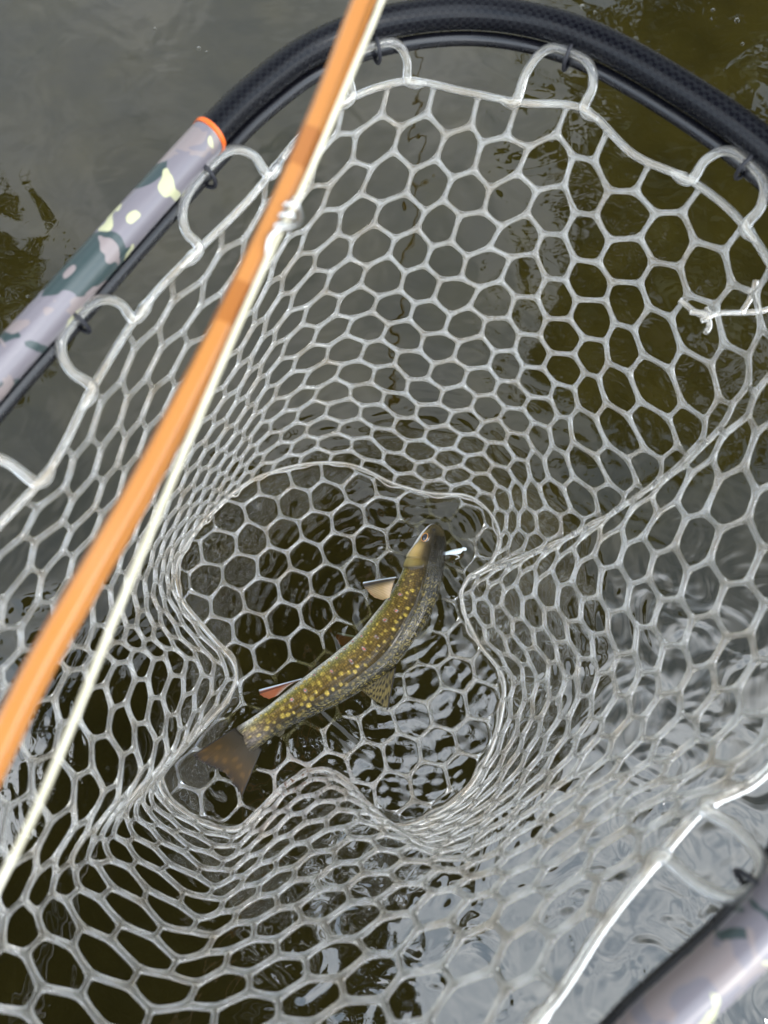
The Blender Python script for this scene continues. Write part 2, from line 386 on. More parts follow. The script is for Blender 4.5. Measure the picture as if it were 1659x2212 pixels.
K = len(ST_)
R3 = np.array([P(*s[0], RZ) for s in ST_]); B3 = np.array([P(*s[1], s[2]) for s in ST_])
M3 = (R3 + B3) / 2
# slack walls belly outwards and down a little between rim and seam
ctr = B3.mean(0)
for k, s in enumerate(ST_):
    if s[3]: M3[k] = P(*s[3][0], s[3][1])
    else: M3[k, 2] -= .006
arc = lambda A: np.linalg.norm(np.roll(A, -1, 0) - A, axis=1)
seg = .40 * arc(R3) + .30 * arc(M3) + .30 * arc(B3)
cum = np.concatenate([[0], np.cumsum(seg)]); cum /= cum[-1]
def stn(u):
    u = np.asarray(u, float) % 1.0
    return np.interp(u, cum, np.arange(K + 1))
def S(u, v):
    q = stn(u); r, mm, b = cat_closed(R3, q), cat_closed(M3, q), cat_closed(B3, q)
    v = np.asarray(v, float)[..., None]
    l0 = (1 - v) * (1 - 2 * v); l1 = 4 * v * (1 - v); l2 = v * (2 * v - 1)
    return l0 * r + l1 * mm + l2 * b
def hexmesh(cells, pos, nrm, edgept, wid, thk):
    """cells: six corner keys each. One continuous moulded sheet of strands with rounded holes."""
    V, F = [], []; cid, eid = {}, {}
    def corner(k):
        if k not in cid:
            p, n = pos[k], nrm[k]; V.append(p + n * thk); V.append(p - n * thk); cid[k] = (len(V) - 2, len(V) - 1)
        return cid[k]
    def epts(a, b):
        key = (a, b) if a <= b else (b, a)
        if key not in eid:
            r = []
            for t in (.3, .7):
                p = edgept(key[0], key[1], t); n = nrm[key[0]] * (1 - t) + nrm[key[1]] * t
                V.append(p + n * thk); V.append(p - n * thk); r.append((len(V) - 2, len(V) - 1, p))
            eid[key] = r
        r = eid[key]
        return r if a <= b else r[::-1]
    for c in cells:
        Pc = [pos[k] for k in c]; C = np.mean(Pc, 0); nn = np.mean([nrm[k] for k in c], 0)
        inn = []
        for i in range(6):
            e = Pc[(i + 1) % 6] - Pc[i]; q = np.cross(nn, e); L = np.linalg.norm(q)
            if L < 1e-6: inn.append(None); continue
            q /= L
            if q @ (C - (Pc[i] + Pc[(i + 1) % 6]) / 2) < 0: q = -q
            inn.append(q)
        ring, top, bot = [], [], []
        for i in range(6):
            a, b = c[i], c[(i + 1) % 6]
            p = Pc[i]; ia, ib = inn[i - 1], inn[i]
            d = sum(x for x in (ia, ib) if x is not None) if (ia is not None or ib is not None) else C - p
            if np.linalg.norm(d) < .3: d = C - p
            d = d / (np.linalg.norm(d) + 1e-9); dc = np.linalg.norm(C - p)
            V.append(p + d * min(wid * 1.62, .55 * dc)); ring.append(len(V) - 1)
            t_, b_ = corner(a); top.append(t_); bot.append(b_)
            for (t_, b_, q) in epts(a, b):
                iv = inn[i] if inn[i] is not None else (C - q) / (np.linalg.norm(C - q) + 1e-9)
                V.append(q + iv * min(wid, .45 * abs((C - q) @ iv) + 1e-5)); ring.append(len(V) - 1)
                top.append(t_); bot.append(b_)
        n = len(ring)
        for i in range(n):
            j = (i + 1) % n
            F.append((top[i], top[j], ring[j], ring[i])); F.append((bot[j], bot[i], ring[i], ring[j]))
    return np.array(V), F
# ---- wall panel
NC, NR = 47, 15
UT, VT = 2 * NC, 3 * (NR - 1) + 2
jit = {}
def uvk(k):
    if k not in jit:
        jit[k] = (random.gauss(0, .05), random.gauss(0, .10))
    v = (k[1] + 1) / VT
    inside = 0 < v < 1
    return ((k[0] + (jit[k][0] * 1.2 if inside else 0)) / UT, min(1, max(0, (k[1] + 1 + (jit[k][1] if inside else 0)) / VT)))
cells = []
for j in range(NR):
    for i in range(NC):
        cu, cv = 2 * i + (j % 2), 3 * j
        cells.append([((cu + du) % UT, cv + dv) for du, dv in ((0, -2), (1, -1), (1, 1), (0, 2), (-1, 1), (-1, -1))])
keys = sorted({k for c in cells for k in c})
uvs = np.array([uvk(k) for k in keys])
# spread rows: a little wider near the rim, as the stretched top of the bag
def vmap(v): return v + .22 * v * (1 - v)
PS = S(uvs[:, 0], vmap(uvs[:, 1])); e_ = 2e-3
vv = vmap(uvs[:, 1])
DU = S(uvs[:, 0] + e_, vv) - S(uvs[:, 0] - e_, vv)
DV = S(uvs[:, 0], np.clip(vv + .01, 0, 1)) - S(uvs[:, 0], np.clip(vv - .01, 0, 1))
NN = np.cross(DU, DV); NN /= np.linalg.norm(NN, axis=1)[:, None] + 1e-12
pos = {k: PS[i] for i, k in enumerate(keys)}; nrm = {k: NN[i] for i, k in enumerate(keys)}; uvd = {k: uvs[i] for i, k in enumerate(keys)}
def ep(a, b, t):
    ua, ub = uvd[a].copy(), uvd[b].copy()
    if ua[0] - ub[0] > .5: ub[0] += 1
    if ub[0] - ua[0] > .5: ua[0] += 1
    q = ua * (1 - t) + ub * t
    return S(np.array([q[0]]), vmap(np.array([q[1]])))[0]
V, F = hexmesh(cells, pos, nrm, ep, .00215, .0023)
o = part('wall_mesh', (V, F, np.zeros((len(V), 2))), MAT_NET, subsurf=2)
# ---- rim cord and seam
uu = np.linspace(0, 1, 700, endpoint=False)
RC = S(uu, np.zeros(700)); SC = S(uu, np.ones(700))
part('rim_cord', tube(RC, .0021, 10, closed=True), MAT_NET)
part('bottom_seam', tube(SC + np.array([0, 0, .0010]), .0010, 10, closed=True), MAT_SEAM)
off = (ctr - SC); off[:, 2] = 0; off /= np.linalg.norm(off, axis=1)[:, None]
wl = np.linspace(0, 2 * math.pi, 700, endpoint=False); wv = .0014 + .0009 * np.sin(31 * wl) + .0007 * np.sin(17 * wl + 1) + .0006 * np.sin(53 * wl)
part('bottom_seam', tube(SC + off * wv[:, None] + np.array([0, 0, -.0006]), .0008, 8, closed=True), MAT_SEAM)
# ---- bottom panel: flat hexagons clipped by the seam
poly = SC[:, :2]
def inside(p):
    x, y = p; a = poly; b = np.roll(poly, -1, 0)
    c = ((a[:, 1] > y) != (b[:, 1] > y)) & (x < (b[:, 0] - a[:, 0]) * (y - a[:, 1]) / (b[:, 1] - a[:, 1] + 1e-15) + a[:, 0])
    return c.sum() % 2 == 1
spine_px = [(945, 1133), (924, 1198), (907, 1258), (886, 1304), (848, 1359), (805, 1410), (750, 1452), (683, 1495), (615, 1537), (530, 1596)]
fpts = np.array([P(x, y, 0)[:2] for x, y in spine_px])
rot = math.radians(13); cR, sR = math.cos(rot), math.sin(rot); HR = .0143
fpos, fcell = {}, []
for j in range(-26, 27):
    for i in range(-22, 23):
        cx, cy_ = (i + .5 * (j % 2)) * HR * math.sqrt(3), j * 1.5 * HR
        c = np.array([cx * cR - cy_ * sR, cx * sR + cy_ * cR]) + ctr[:2]
        ks = []
        for du, dv in ((0, -2), (1, -1), (1, 1), (0, 2), (-1, 1), (-1, -1)):
            k = (2 * i + (j % 2) + du, 3 * j + dv)
            if k not in fpos:
                x, y = k[0] * HR * math.sqrt(3) / 2, k[1] * HR / 2
                p = np.array([x * cR - y * sR, x * sR + y * cR]) + ctr[:2] + RNG.normal(0, .0007, 2)
                fpos[k] = p
            ks.append(k)
        nin = sum(inside(fpos[k]) for k in ks)
        if inside(c) or nin >= 3: fcell.append(ks)
fk = {k for c in fcell for k in c}
for k in fk:
    if not inside(fpos[k]):
        fpos[k] = poly[np.argmin(np.linalg.norm(poly - fpos[k], axis=1))]
def floor_z(p):
    d = np.min(np.linalg.norm(fpts - p, axis=1)); ds = np.min(np.linalg.norm(poly - p, axis=1))
    return .0032 - .0016 * smooth01(ds / .03) - .012 * math.exp(-(d / .020) ** 2) + .0010 * math.sin(p[0] * 60) * math.cos(p[1] * 47)
f3 = {k: np.array([*fpos[k], floor_z(fpos[k])]) for k in fk}
fn = {k: np.array([0, 0, 1.0]) for k in fk}
V, F = hexmesh(fcell, f3, fn, lambda a, b, t: f3[a] * (1 - t) + f3[b] * t, .0019, .0020)
part('bottom_mesh', (V, F, np.zeros((len(V), 2))), MAT_NET, subsurf=2)
# ---- loops that hang the bag from the rail
def near_u(pt): return uu[np.argmin(np.linalg.norm(RC - pt, axis=1))]
loops = [(440, 545, 580, 375), (195, 835, 300, 690), (757, 215, 880, 175), (1115, 222, 1262, 238), (1490, 390, 1610, 490), (-20, 1150, 80, 1040), (1521, 1745, 1425, 1850),
         (1775, 840, 1800, 960), (1790, 1400, 1770, 1500), (1150, 2230, 1050, 2330), (560, 2510, 420, 2520), (0, 2460, -110, 2390), (-350, 1950, -350, 1830), (-230, 1480, -160, 1360)]
for (ax, ay, bx, by) in loops:
    ua, ub = near_u(P(ax, ay, RZ)), near_u(P(bx, by, RZ))
    A, Bq = S(np.array([ua]), np.array([0.]))[0], S(np.array([ub]), np.array([0.]))[0]
    mid = (A + Bq) / 2
    ih = int(np.argmin(np.linalg.norm(RP - mid, axis=1))); H = RP[ih] + np.array([0, 0, .0052]) + inw[ih] * .0025; tg = Th[ih]
    if (Bq - A) @ tg < 0: tg = -tg
    up = H - mid; L = np.linalg.norm(up); hw = .45 * np.linalg.norm(Bq - A)
    sg_ = 1 if ((ub - ua + .5) % 1.0 - .5) > 0 else -1
    A0, B0 = S(np.array([ua - sg_ * .008]), np.array([0.]))[0], S(np.array([ub + sg_ * .008]), np.array([0.]))[0]
    e1 = (A - Bq) / 2; tt_ = np.linspace(.10, .90, 13) * math.pi
    along = -tg * np.linalg.norm(e1)
    pts = [A0, A]
    for t_ in tt_:
        k_ = math.sin(t_) ** .75; cx_ = math.copysign(abs(math.cos(t_)) ** .62, math.cos(t_))
        pts.append(mid + (e1 * (1 - k_) + along * k_) * cx_ * 1.02 + up * k_)
    pts += [Bq, B0]
    path = cat_open(pts, 70); q = np.linspace(-1, 1, 70)
    rad = np.interp(np.abs(q), [0, .55, .74, .86, 1.0], [.0026, .0026, .0030, .0034, .0016])
    part('hanging_loop', tube(path, rad, 12), MAT_NET)
    a = np.linspace(0, 2 * math.pi, 18, endpoint=False)
    ring = (H + RP[ih]) / 2 + .0072 * (np.cos(a)[:, None] * np.array([0, 0, 1.0]) + np.sin(a)[:, None] * inw[ih])
    part('cord_tie', tube(ring, .0011, 8, closed=True), MAT_TIE)
# ---- torn strand knotted back together, clipped ends showing
def on_wall(px, py):
    u_, v_ = np.meshgrid(np.linspace(0, 1, 500, endpoint=False), np.linspace(0, 1, 90)); pts = S(u_.ravel(), v_.ravel())
    rel = pts - np.array([0, 0, CAMH]); dep = rel[:, 1] * ST - rel[:, 2] * CT; upc = rel[:, 1] * CT + rel[:, 2] * ST
    X = CW / 2 + FPX * rel[:, 0] / dep; Y = CH / 2 - FPX * upc / dep
    return pts[np.argmin((X - px) ** 2 + (Y - py) ** 2)]
kn = [on_wall(1520, 690)]; c0 = kn[0]
ex = np.array([1, 0, 0.]); ey = np.array([0, CT, ST])
def kp(x, y, z=0): return c0 + ex * x + ey * y + np.array([0, 0, z])
knot = [tube(cat_open([kp(-.012, .010), kp(-.004, .002, .002), kp(.001, -.001, .004), kp(.010, .001, .003), kp(.022, .003)], 24), .0016, 10),
        tube(cat_open([kp(-.008, .001, .004), kp(0, -.001, .005), kp(.003, -.006, .003), kp(.001, -.010, .003)], 20), .0017, 10),
        tube(cat_open([kp(.002, .004, .002), kp(.003, -.002, .0055), kp(-.002, -.004, .004)], 16), .0016, 10),
        tube(cat_open([kp(.022, .003), kp(.026, .010, .003), kp(.028, .018, .004)], 14), .0017, 10),
        tube(cat_open([kp(.022, .003), kp(.034, .004), kp(.048, .010)], 14), .0017, 10)]
part('repair_knot', join(knot), MAT_SEAM)

# ------------------------------------------------------------------ brook trout
FISH = empty('trout', (float(fpts[5][0]), float(fpts[5][1]), 0.0))
tag(FISH, 'spotted brown trout lying half in the water inside the net', 'fish')
NS, NA = 300, 112
s_ = np.linspace(0, 1, NS)
zc = np.interp(np.linspace(0, 1, len(spine_px)), [0, .15, .3, .55, .8, 1], [.0065, .006, .002, -.0015, .001, .003])
sp3 = cat_open([P(x, y, z) for (x, y), z in zip(spine_px, zc)], NS)
LEN = np.linalg.norm(np.diff(sp3, axis=0), axis=1).sum()
def prof(xs, ys):
    xs, ys = np.array(xs), np.array(ys)
    y = np.interp(s_, xs, ys)
    k = np.ones(9) / 9; yp = np.pad(y, 4, mode='edge'); ys_ = np.convolve(yp, k, 'valid')
    ys_[:8] = y[:8]; return ys_
xs_ = [0, .004, .012, .025, .05, .09, .14, .19, .28, .4, .5, .6, .7, .8, .88, .94, 1.0]
hh = prof(xs_, [.0006, .003, .0052, .0072, .0100, .0126, .0146, .0158, .0172, .0180, .0178, .0166, .0146, .0118, .0098, .0094, .0102])
tt = prof(xs_, [.0008, .0035, .0056, .0074, .0092, .0106, .0116, .0122, .0126, .0128, .0124, .0112, .0094, .0070, .0048, .0034, .0018])
roll = np.radians(np.interp(s_, [0, .08, .2, .35, .5, .7, 1], [46, 46, 52, 64, 74, 80, 84]))
T = np.gradient(sp3, axis=0); T /= np.linalg.norm(T, axis=1)[:, None]
FW = -T; Z = np.array([0, 0, 1.0]); RT = np.cross(FW, Z); RT /= np.linalg.norm(RT, axis=1)[:, None]
UPV = np.cross(RT, FW)
D = RT * np.sin(roll)[:, None] + UPV * np.cos(roll)[:, None]; Lf = np.cross(D, FW)
a_ = np.linspace(0, 2 * math.pi, NA, endpoint=False)
ca, sa = np.cos(a_), np.sin(a_)
Sg, Ag = np.meshgrid(s_, a_, indexing='ij')
q = np.where(Ag <= math.pi, Ag, 2 * math.pi - Ag) / math.pi            # 0 back, 1 belly
left = Ag <= math.pi
rmul = np.ones_like(Sg)
# gill cover stands proud, mouth line cut in
opx = .182 - .030 * ((q - .58) / .35) ** 2
oper = smooth01((Sg - .10) / .05) * (1 - smooth01((Sg - opx) / .006)) * np.exp(-((q - .58) / .24) ** 4)
rmul += .11 * oper
mline = .55 + .05 * smooth01(Sg / .1)
mouth = np.exp(-((q - mline) / .022) ** 2) * (1 - smooth01((Sg - .085) / .02)) * smooth01(Sg / .006)
rmul -= .13 * mouth
rmul += .035 * np.exp(-((q - .27) / .045) ** 2) * smooth01((Sg - .03) / .03) * (1 - smooth01((Sg - .15) / .03))
rmul -= .045 * np.exp(-((Sg - (.150 - .06 * (q - .6) ** 2)) / .004) ** 2) * np.exp(-((q - .60) / .18) ** 4)
eyeS, eyeQ = .074, .43
rmul += -.05 * np.exp(-(((Sg - eyeS) / .016) ** 2 + ((q - eyeQ) / .09) ** 2))
rmul += .10 * np.exp(-(((Sg - .125) / .03) ** 2 + ((q - .6) / .14) ** 2))
hx = np.sign(ca) * np.abs(ca) ** .92; tx = np.sign(sa) * np.abs(sa) ** .92
V = sp3[:, None] + rmul[..., None] * (D[:, None] * (hh[:, None] * hx)[..., None] + Lf[:, None] * (tt[:, None] * tx)[..., None])
V += T[:, None] * (smooth01((s_ - .92) / .08)[:, None] * .0075 * (1 - np.abs(ca)[None] ** 1.6))[..., None]
V = V.reshape(-1, 3)
F = []
for i in range(NS - 1):
    for k in range(NA):
        k2 = (k + 1) % NA
        F.append((i * NA + k, i * NA + k2, (i + 1) * NA + k2, (i + 1) * NA + k))
F.append(tuple(range(NA - 1, -1, -1))); F.append(tuple((NS - 1) * NA + k for k in range(NA)))
# ---- own colours of the skin
def lerp(a, b, t): return a * (1 - t[..., None]) + b * t[..., None]
c_ = lambda *x: np.array(x, float)
def stops(t, st):
    xs = [s[0] for s in st]; return np.stack([np.interp(t, xs, [s[1][k] for s in st]) for k in range(3)], -1)
col = stops(q, [(0, (.014, .012, .005)), (.24, (.022, .018, .006)), (.36, (.050, .033, .009)), (.47, (.125, .080, .019)), (.58, (.165, .112, .028)), (.64, (.18, .155, .038)), (.69, (.26, .245, .10)), (.74, (.50, .50, .40)), (.79, (.72, .72, .67)), (1, (.78, .77, .74))])
hn = lambda f, ph: np.sin(Sg * f[0] + ph) * np.cos(Ag * f[1] + ph * 1.7)
mot = .5 + .18 * hn((61, 5), .3) + .16 * hn((97, 9), 1.1) + .16 * hn((143, 13), 2.2)
col *= (.72 + .56 * np.clip(mot, 0, 1))[..., None]
xm = Sg * LEN * 1000; ym = (q - .5) * 40 * (.35 + .65 * (hh / hh.max()))[:, None]       # millimetres on the flank
flank = left
def spots(n, smin, smax, qmin, qmax, rmin, rmax, mind, seed, avoid=()):
    r = np.random.default_rng(seed); out = list(avoid); n0 = len(out); tries = 0
    while len(out) - n0 < n and tries < 20000:
        tries += 1
        s, qq = r.uniform(smin, smax), r.uniform(qmin, qmax)
        if qq < .33 and r.random() < .4: continue
        i = int(s * (NS - 1)); x = s * LEN * 1000; y = (qq - .5) * 40 * (.35 + .65 * hh[i] / hh.max())
        if all((x - o[0]) ** 2 + (y - o[1]) ** 2 > mind ** 2 for o in out): out.append((x, y, r.uniform(rmin, rmax)))
    return out[n0:], out
red, al = spots(20, .24, .84, .48, .76, .55, .75, 8.5, 3)
yel, al = spots(135, .205, .985, .22, .73, .40, 1.25, 3.7, 5, al)
for (x, y, r) in yel:
    r *= 1.0 + .4 * float(smooth01(np.array((x / (LEN * 1000) - .5) / .3)))
    d = np.hypot((xm - x) / 1.1, (ym - y) * (1 + .2 * math.sin(x))); k = 1 - smooth01((d - r * .45) / (r * .75))
    cy_ = c_(.50, .37, .07) if (y > -6) else c_(.20, .145, .04)
    col = np.where((k > 0)[..., None], lerp(col, cy_, k * .92), col)
for (x, y, r) in red:
    d = np.hypot(xm - x, ym - y); k = 1 - smooth01((d - r * 1.5) / (r * .7))
    col = lerp(col, c_(.33, .34, .36), k * .7)
    k = 1 - smooth01((d - r * .5) / (r * .6)); col = lerp(col, c_(.72, .10, .05), k)
# worm-track marks over the back
wm = np.sin(xm * 1.35 + 2.5 * np.sin(ym * .9) + 1.3 * np.sin(xm * .31)) * np.cos(ym * 1.25 + 1.8 * np.sin(xm * .62))
k = smooth01((wm - .15) / .3) * smooth01((.30 - q) / .1) * smooth01((Sg - .19) / .03)
col = lerp(col, c_(.15, .12, .035), k * .8)
ll = np.exp(-((q - .5) / .010) ** 2) * smooth01((Sg - .2) / .02); col = lerp(col, c_(.07, .05, .02), ll * .6)   # lateral line
pk = smooth01((Sg - .90) / .07); col = lerp(col, c_(.42, .37, .37) * (.5 + mot[..., None]), pk * .32 * smooth01((q - .15) / .2))
# head
hd_ = 1 - smooth01((Sg - opx) / .008)
hc = stops(q, [(0, (.010, .008, .004)), (.26, (.016, .012, .005)), (.38, (.045, .030, .010)), (.50, (.26, .17, .048)), (.68, (.36, .31, .15)), (.78, (.60, .58, .50)), (1, (.74, .73, .70))])
fl = .5 + .28 * np.sin(Sg * 420 + 3 * np.sin(Ag * 9)) * np.sin(Ag * 31 + 2 * np.sin(Sg * 150)) + .22 * np.sin(Sg * 900 + Ag * 17); hc *= (.70 + .55 * np.clip(fl, 0, 1))[..., None]
gold = np.exp(-(((Sg - .118) / .026) ** 2 + ((q - .56) / .11) ** 2)); hc = lerp(hc, c_(.62, .42, .16), gold * .85)
opc = smooth01((Sg - .145) / .02) * np.exp(-((q - .56) / .2) ** 2); hc = lerp(hc, c_(.20, .15, .04), opc * .75)
snout = 1 - smooth01((Sg - .03) / .03); hc = lerp(hc, c_(.055, .040, .014), snout * (q < .66) * .8)
col = lerp(col, hc, hd_)
jaw = smooth01((q - mline + .005) / .03) * (1 - smooth01((Sg - .11) / .04)); col = lerp(col, c_(.72, .71, .67), jaw)
col = lerp(col, c_(.03, .025, .015), np.clip(mouth * .95, 0, 1))
gslit = np.exp(-((Sg - opx - .003) / .0065) ** 2) * np.exp(-((q - .50) / .20) ** 4); col = lerp(col, c_(.022, .014, .006), np.clip(gslit, 0, 1) * .9)
pre = np.exp(-((Sg - (.148 - .05 * (q - .6) ** 2)) / .003) ** 2) * np.exp(-((q - .62) / .16) ** 4); col = lerp(col, c_(.10, .075, .02), np.clip(pre, 0, 1) * .85)
eyeshade = np.exp(-(((Sg - eyeS) / .022) ** 2 + ((q - eyeQ) / .10) ** 2) ** 2); col = lerp(col, c_(.10, .075, .035), eyeshade * .8)
nos = np.exp(-(((Sg - .036) / .006) ** 2 + ((q - .30) / .06) ** 2)); col = lerp(col, c_(.012, .010, .010), np.clip(nos, 0, 1))
ek = smooth01((Sg + .010 * np.sin(Ag * 34) + .006 * np.sin(Ag * 61 + 1) - .962) / .03); col = lerp(col, c_(.040, .030, .016), ek * .85)     # scales give way to the tail fin
col = np.clip(col, .002, .9)
UVf = np.stack([Sg * LEN * 3.4, Ag / (2 * math.pi)], -1).reshape(-1, 2)
UVf[:, 0] = (Sg * LEN * 4.6).ravel(); UVf[:, 1] = (Ag / (2 * math.pi) * .62).ravel()
def fpart(name, V, F, mat, parent=FISH, **k):
    o = mesh(name, V, F, mat, **k); o.parent = parent
    o.matrix_parent_inverse = Matrix.Translation(FISH.location).inverted() if parent is FISH else Matrix.Translation(parent.matrix_world.translation).inverted()
    return o
# scaled body and smooth-skinned head share one mesh
body = fpart('body', V, F, MAT_FISH, uv=UVf, col=col.reshape(-1, 3))
body.data.materials.append(MAT_HEAD)
mi = np.zeros(len(body.data.polygons), dtype=np.int32); nq = (NS - 1) * NA
hq = hd_.mean(1)[:-1] if False else hd_[:-1]
mi[:nq] = (hq.reshape(-1) > .5).astype(np.int32); body.data.polygons.foreach_set('material_index', mi)
def skin_pt(s, qq, lift=0.0):
    i = int(round(s * (NS - 1))); a = qq * math.pi
    n = D[i] * math.cos(a) * tt[i] + Lf[i] * math.sin(a) * hh[i]; n /= np.linalg.norm(n)
    return sp3[i] + D[i] * hh[i] * math.cos(a) + Lf[i] * tt[i] * math.sin(a) + n * lift, n, FW[i]
def ball(c, n, f, r, sx=1.0, sz=1.0, rows=12, segs=20):
    b = np.cross(n, f); b /= np.linalg.norm(b); f = np.cross(b, n)
    vs_, fs_ = [], []
    for i in range(rows + 1):
        th = math.pi * i / rows
        for k in range(segs):
            ph = 2 * math.pi * k / segs
            vs_.append(c + r * (n * math.cos(th) * sz + (f * math.cos(ph) * sx + b * math.sin(ph)) * math.sin(th)))
    for i in range(rows):
        for k in range(segs): fs_.append((i * segs + k, i * segs + (k + 1) % segs, (i + 1) * segs + (k + 1) % segs, (i + 1) * segs + k))
    return np.array(vs_), fs_
for side in (1, -1):
    c, n, f = skin_pt(eyeS, eyeQ * side, -.0016)
    ev, ef = ball(c, n, f, .0040, 1.15, .85)
    eye = fpart('eye', ev, ef, MAT_IRIS)
    pv, pf = ball(c + n * .0018, n, f, .0025, 1.25, .80)
    p_ = mesh('pupil', pv, pf, MAT_PUPIL); p_.parent = eye; p_.matrix_parent_inverse = Matrix.Translation(FISH.location) @ Matrix.Identity(4)
    p_.matrix_parent_inverse = Matrix.Identity(4)
    a = np.linspace(0, 2 * math.pi, 24, endpoint=False); b = np.cross(n, f); b /= np.linalg.norm(b); f2 = np.cross(b, n)
    rg = c + n * .0029 + .0026 * (np.cos(a)[:, None] * f2 * 1.25 + np.sin(a)[:, None] * b)
    rv = tube(rg, .00022, 6, closed=True)
    r_ = mesh('iris_ring', rv[0], rv[1], MAT_RING); r_.parent = eye; r_.matrix_parent_inverse = Matrix.Identity(4)
# ---- fins: a fan of rays from root line to outer edge
def fin(name, root, edge, colf, nr=22, nt_=16, camber=.0, ridge=.00025, ragged=.04, seed=1):
    r = np.random.default_rng(seed)
    rt = cat_open(root, nr * 3); ed = cat_open(edge, nr * 3); n = nr * 3
    jag = 1 - ragged * np.repeat(r.random(nr), 3) - ragged * .5 * (np.arange(n) % 3 == 0)
    t = np.linspace(0, 1, nt_)
    V = rt[:, None] + (ed - rt)[:, None] * (t[None] * jag[:, None])[..., None]
    nn = np.cross(ed[n // 2] - rt[n // 2], rt[-1] - rt[0]); nn /= np.linalg.norm(nn)
    V += nn * (ridge * (np.arange(n) % 3 == 1)[:, None] * (1 - .4 * t)[None] + camber * np.sin(t * math.pi)[None] * np.sin(np.linspace(0, math.pi, n))[:, None])[..., None]
    F = []
    for i in range(n - 1):
        for k in range(nt_ - 1): F.append((i * nt_ + k, (i + 1) * nt_ + k, (i + 1) * nt_ + k + 1, i * nt_ + k + 1))
    R, Tg = np.meshgrid(np.linspace(0, 1, n), t, indexing='ij')
    c = colf(R, Tg) * np.where((np.arange(n) % 3 == 1), 1.2, .78)[:, None, None]
    return fpart(name, V.reshape(-1, 3), F, MAT_FIN, col=np.clip(c, .002, .9).reshape(-1, 3), solid=.0005)
def tailc(R, T):
    c = stops(T, [(0, (.035, .028, .018)), (.3, (.040, .026, .009)), (.7, (.065, .035, .008)), (.93, (.035, .020, .008)), (1, (.010, .007, .005))]) * np.ones_like(R)[..., None]
    k = smooth01((np.sin(T * 17 + 2.2 * np.sin(R * 9)) * np.sin(R * 23 + 1) - .25) / .4) * smooth01((T - .35) / .2); c = lerp(c, c_(.16, .08, .014), k * .30)
    e = smooth01((np.abs(R - .5) - .46) / .03); return lerp(c, c_(.025, .022, .02), e * .8)
fin('tail_fin', [P(508, 1572, .0055), P(524, 1588, .005), P(545, 1600, .004), P(566, 1616, .0025)],
    [P(412, 1634, .007), P(440, 1652, .006), P(474, 1668, .005), P(492, 1682, .004), P(506, 1702, .003), P(521, 1724, .002)], tailc, 38, 20, .002, .00025, .05, 4)
def dorc(R, T):
    c = stops(T, [(0, (.07, .055, .02)), (.6, (.16, .12, .04)), (1, (.11, .085, .03))]) * np.ones_like(R)[..., None]
    k = smooth01((np.sin(T * 21 + 5 * np.sin(R * 7)) * np.sin(R * 31 + T * 4) - .05) / .25); c = lerp(c, c_(.012, .010, .008), k)
    return lerp(c, c_(.015, .012, .01), smooth01((.06 - R) / .04))
fin('dorsal_fin', [P(856, 1438, .001), P(820, 1462, .001), P(778, 1482, .001)], [P(838, 1536, .0018), P(822, 1524, .0018), P(800, 1508, .0016), P(782, 1492, .0016)], dorc, 13, 16, .0006, .0003, .05, 8)
def anc(R, T):
    c = stops(T, [(0, (.30, .22, .17)), (.35, (.27, .085, .035)), (1, (.22, .06, .018))]) * np.ones_like(R)[..., None]
    c = lerp(c, c_(.012, .010, .012), np.exp(-((R - .24) / .06) ** 2) * .9); return lerp(c, c_(.46, .52, .58), smooth01((.14 - R) / .06))
fin('anal_fin', [P(652, 1466, .006), P(625, 1480, .006), P(600, 1502, .005)], [P(556, 1491, .004), P(560, 1499, .004), P(568, 1505, .0035), P(580, 1510, .0035)], anc, 12, 14, .0, .00025, .04, 5)
def pec(R, T):
    c = stops(T, [(0, (.42, .30, .18)), (.4, (.28, .185, .085)), (.85, (.22, .15, .07)), (1, (.26, .15, .07))]) * np.ones_like(R)[..., None]
    c = lerp(c, c_(.05, .04, .02), smooth01((.45 - R) / .25) * .75); c = lerp(c, c_(.012, .012, .014), np.exp(-((R - .13) / .05) ** 2)); return lerp(c, c_(.40, .44, .48), smooth01((.06 - R) / .04))
fin('pectoral_fin', [P(856, 1246, .014), P(848, 1266, .013), P(842, 1290, .012)], [P(782, 1258, .012), P(786, 1269, .011), P(796, 1280, .010), P(808, 1290, .009), P(826, 1296, .009)], pec, 14, 16, .003, .0003, .035, 6)
def pelc(R, T):
    c = stops(T, [(0, (.25, .15, .09)), (1, (.20, .08, .03))]) * np.ones_like(R)[..., None]; return lerp(c, c_(.42, .47, .52), smooth01((.18 - R) / .08))
fin('pelvic_fin', [P(778, 1376, -.002), P(766, 1392, -.002), P(756, 1402, -.002)], [P(728, 1366, -.003), P(724, 1376, -.003), P(730, 1390, -.003)], pelc, 9, 10, 0, .0002, .04, 9)
fin('adipose_fin', [P(618, 1570, .0005), P(608, 1576, .0005), P(600, 1580, .0005)], [P(612, 1586, 0), P(606, 1590, 0), P(600, 1592, 0)], lambda R, T: np.ones(R.shape + (3,)) * c_(.05, .04, .018), 5, 6, 0, .0, .02, 3)
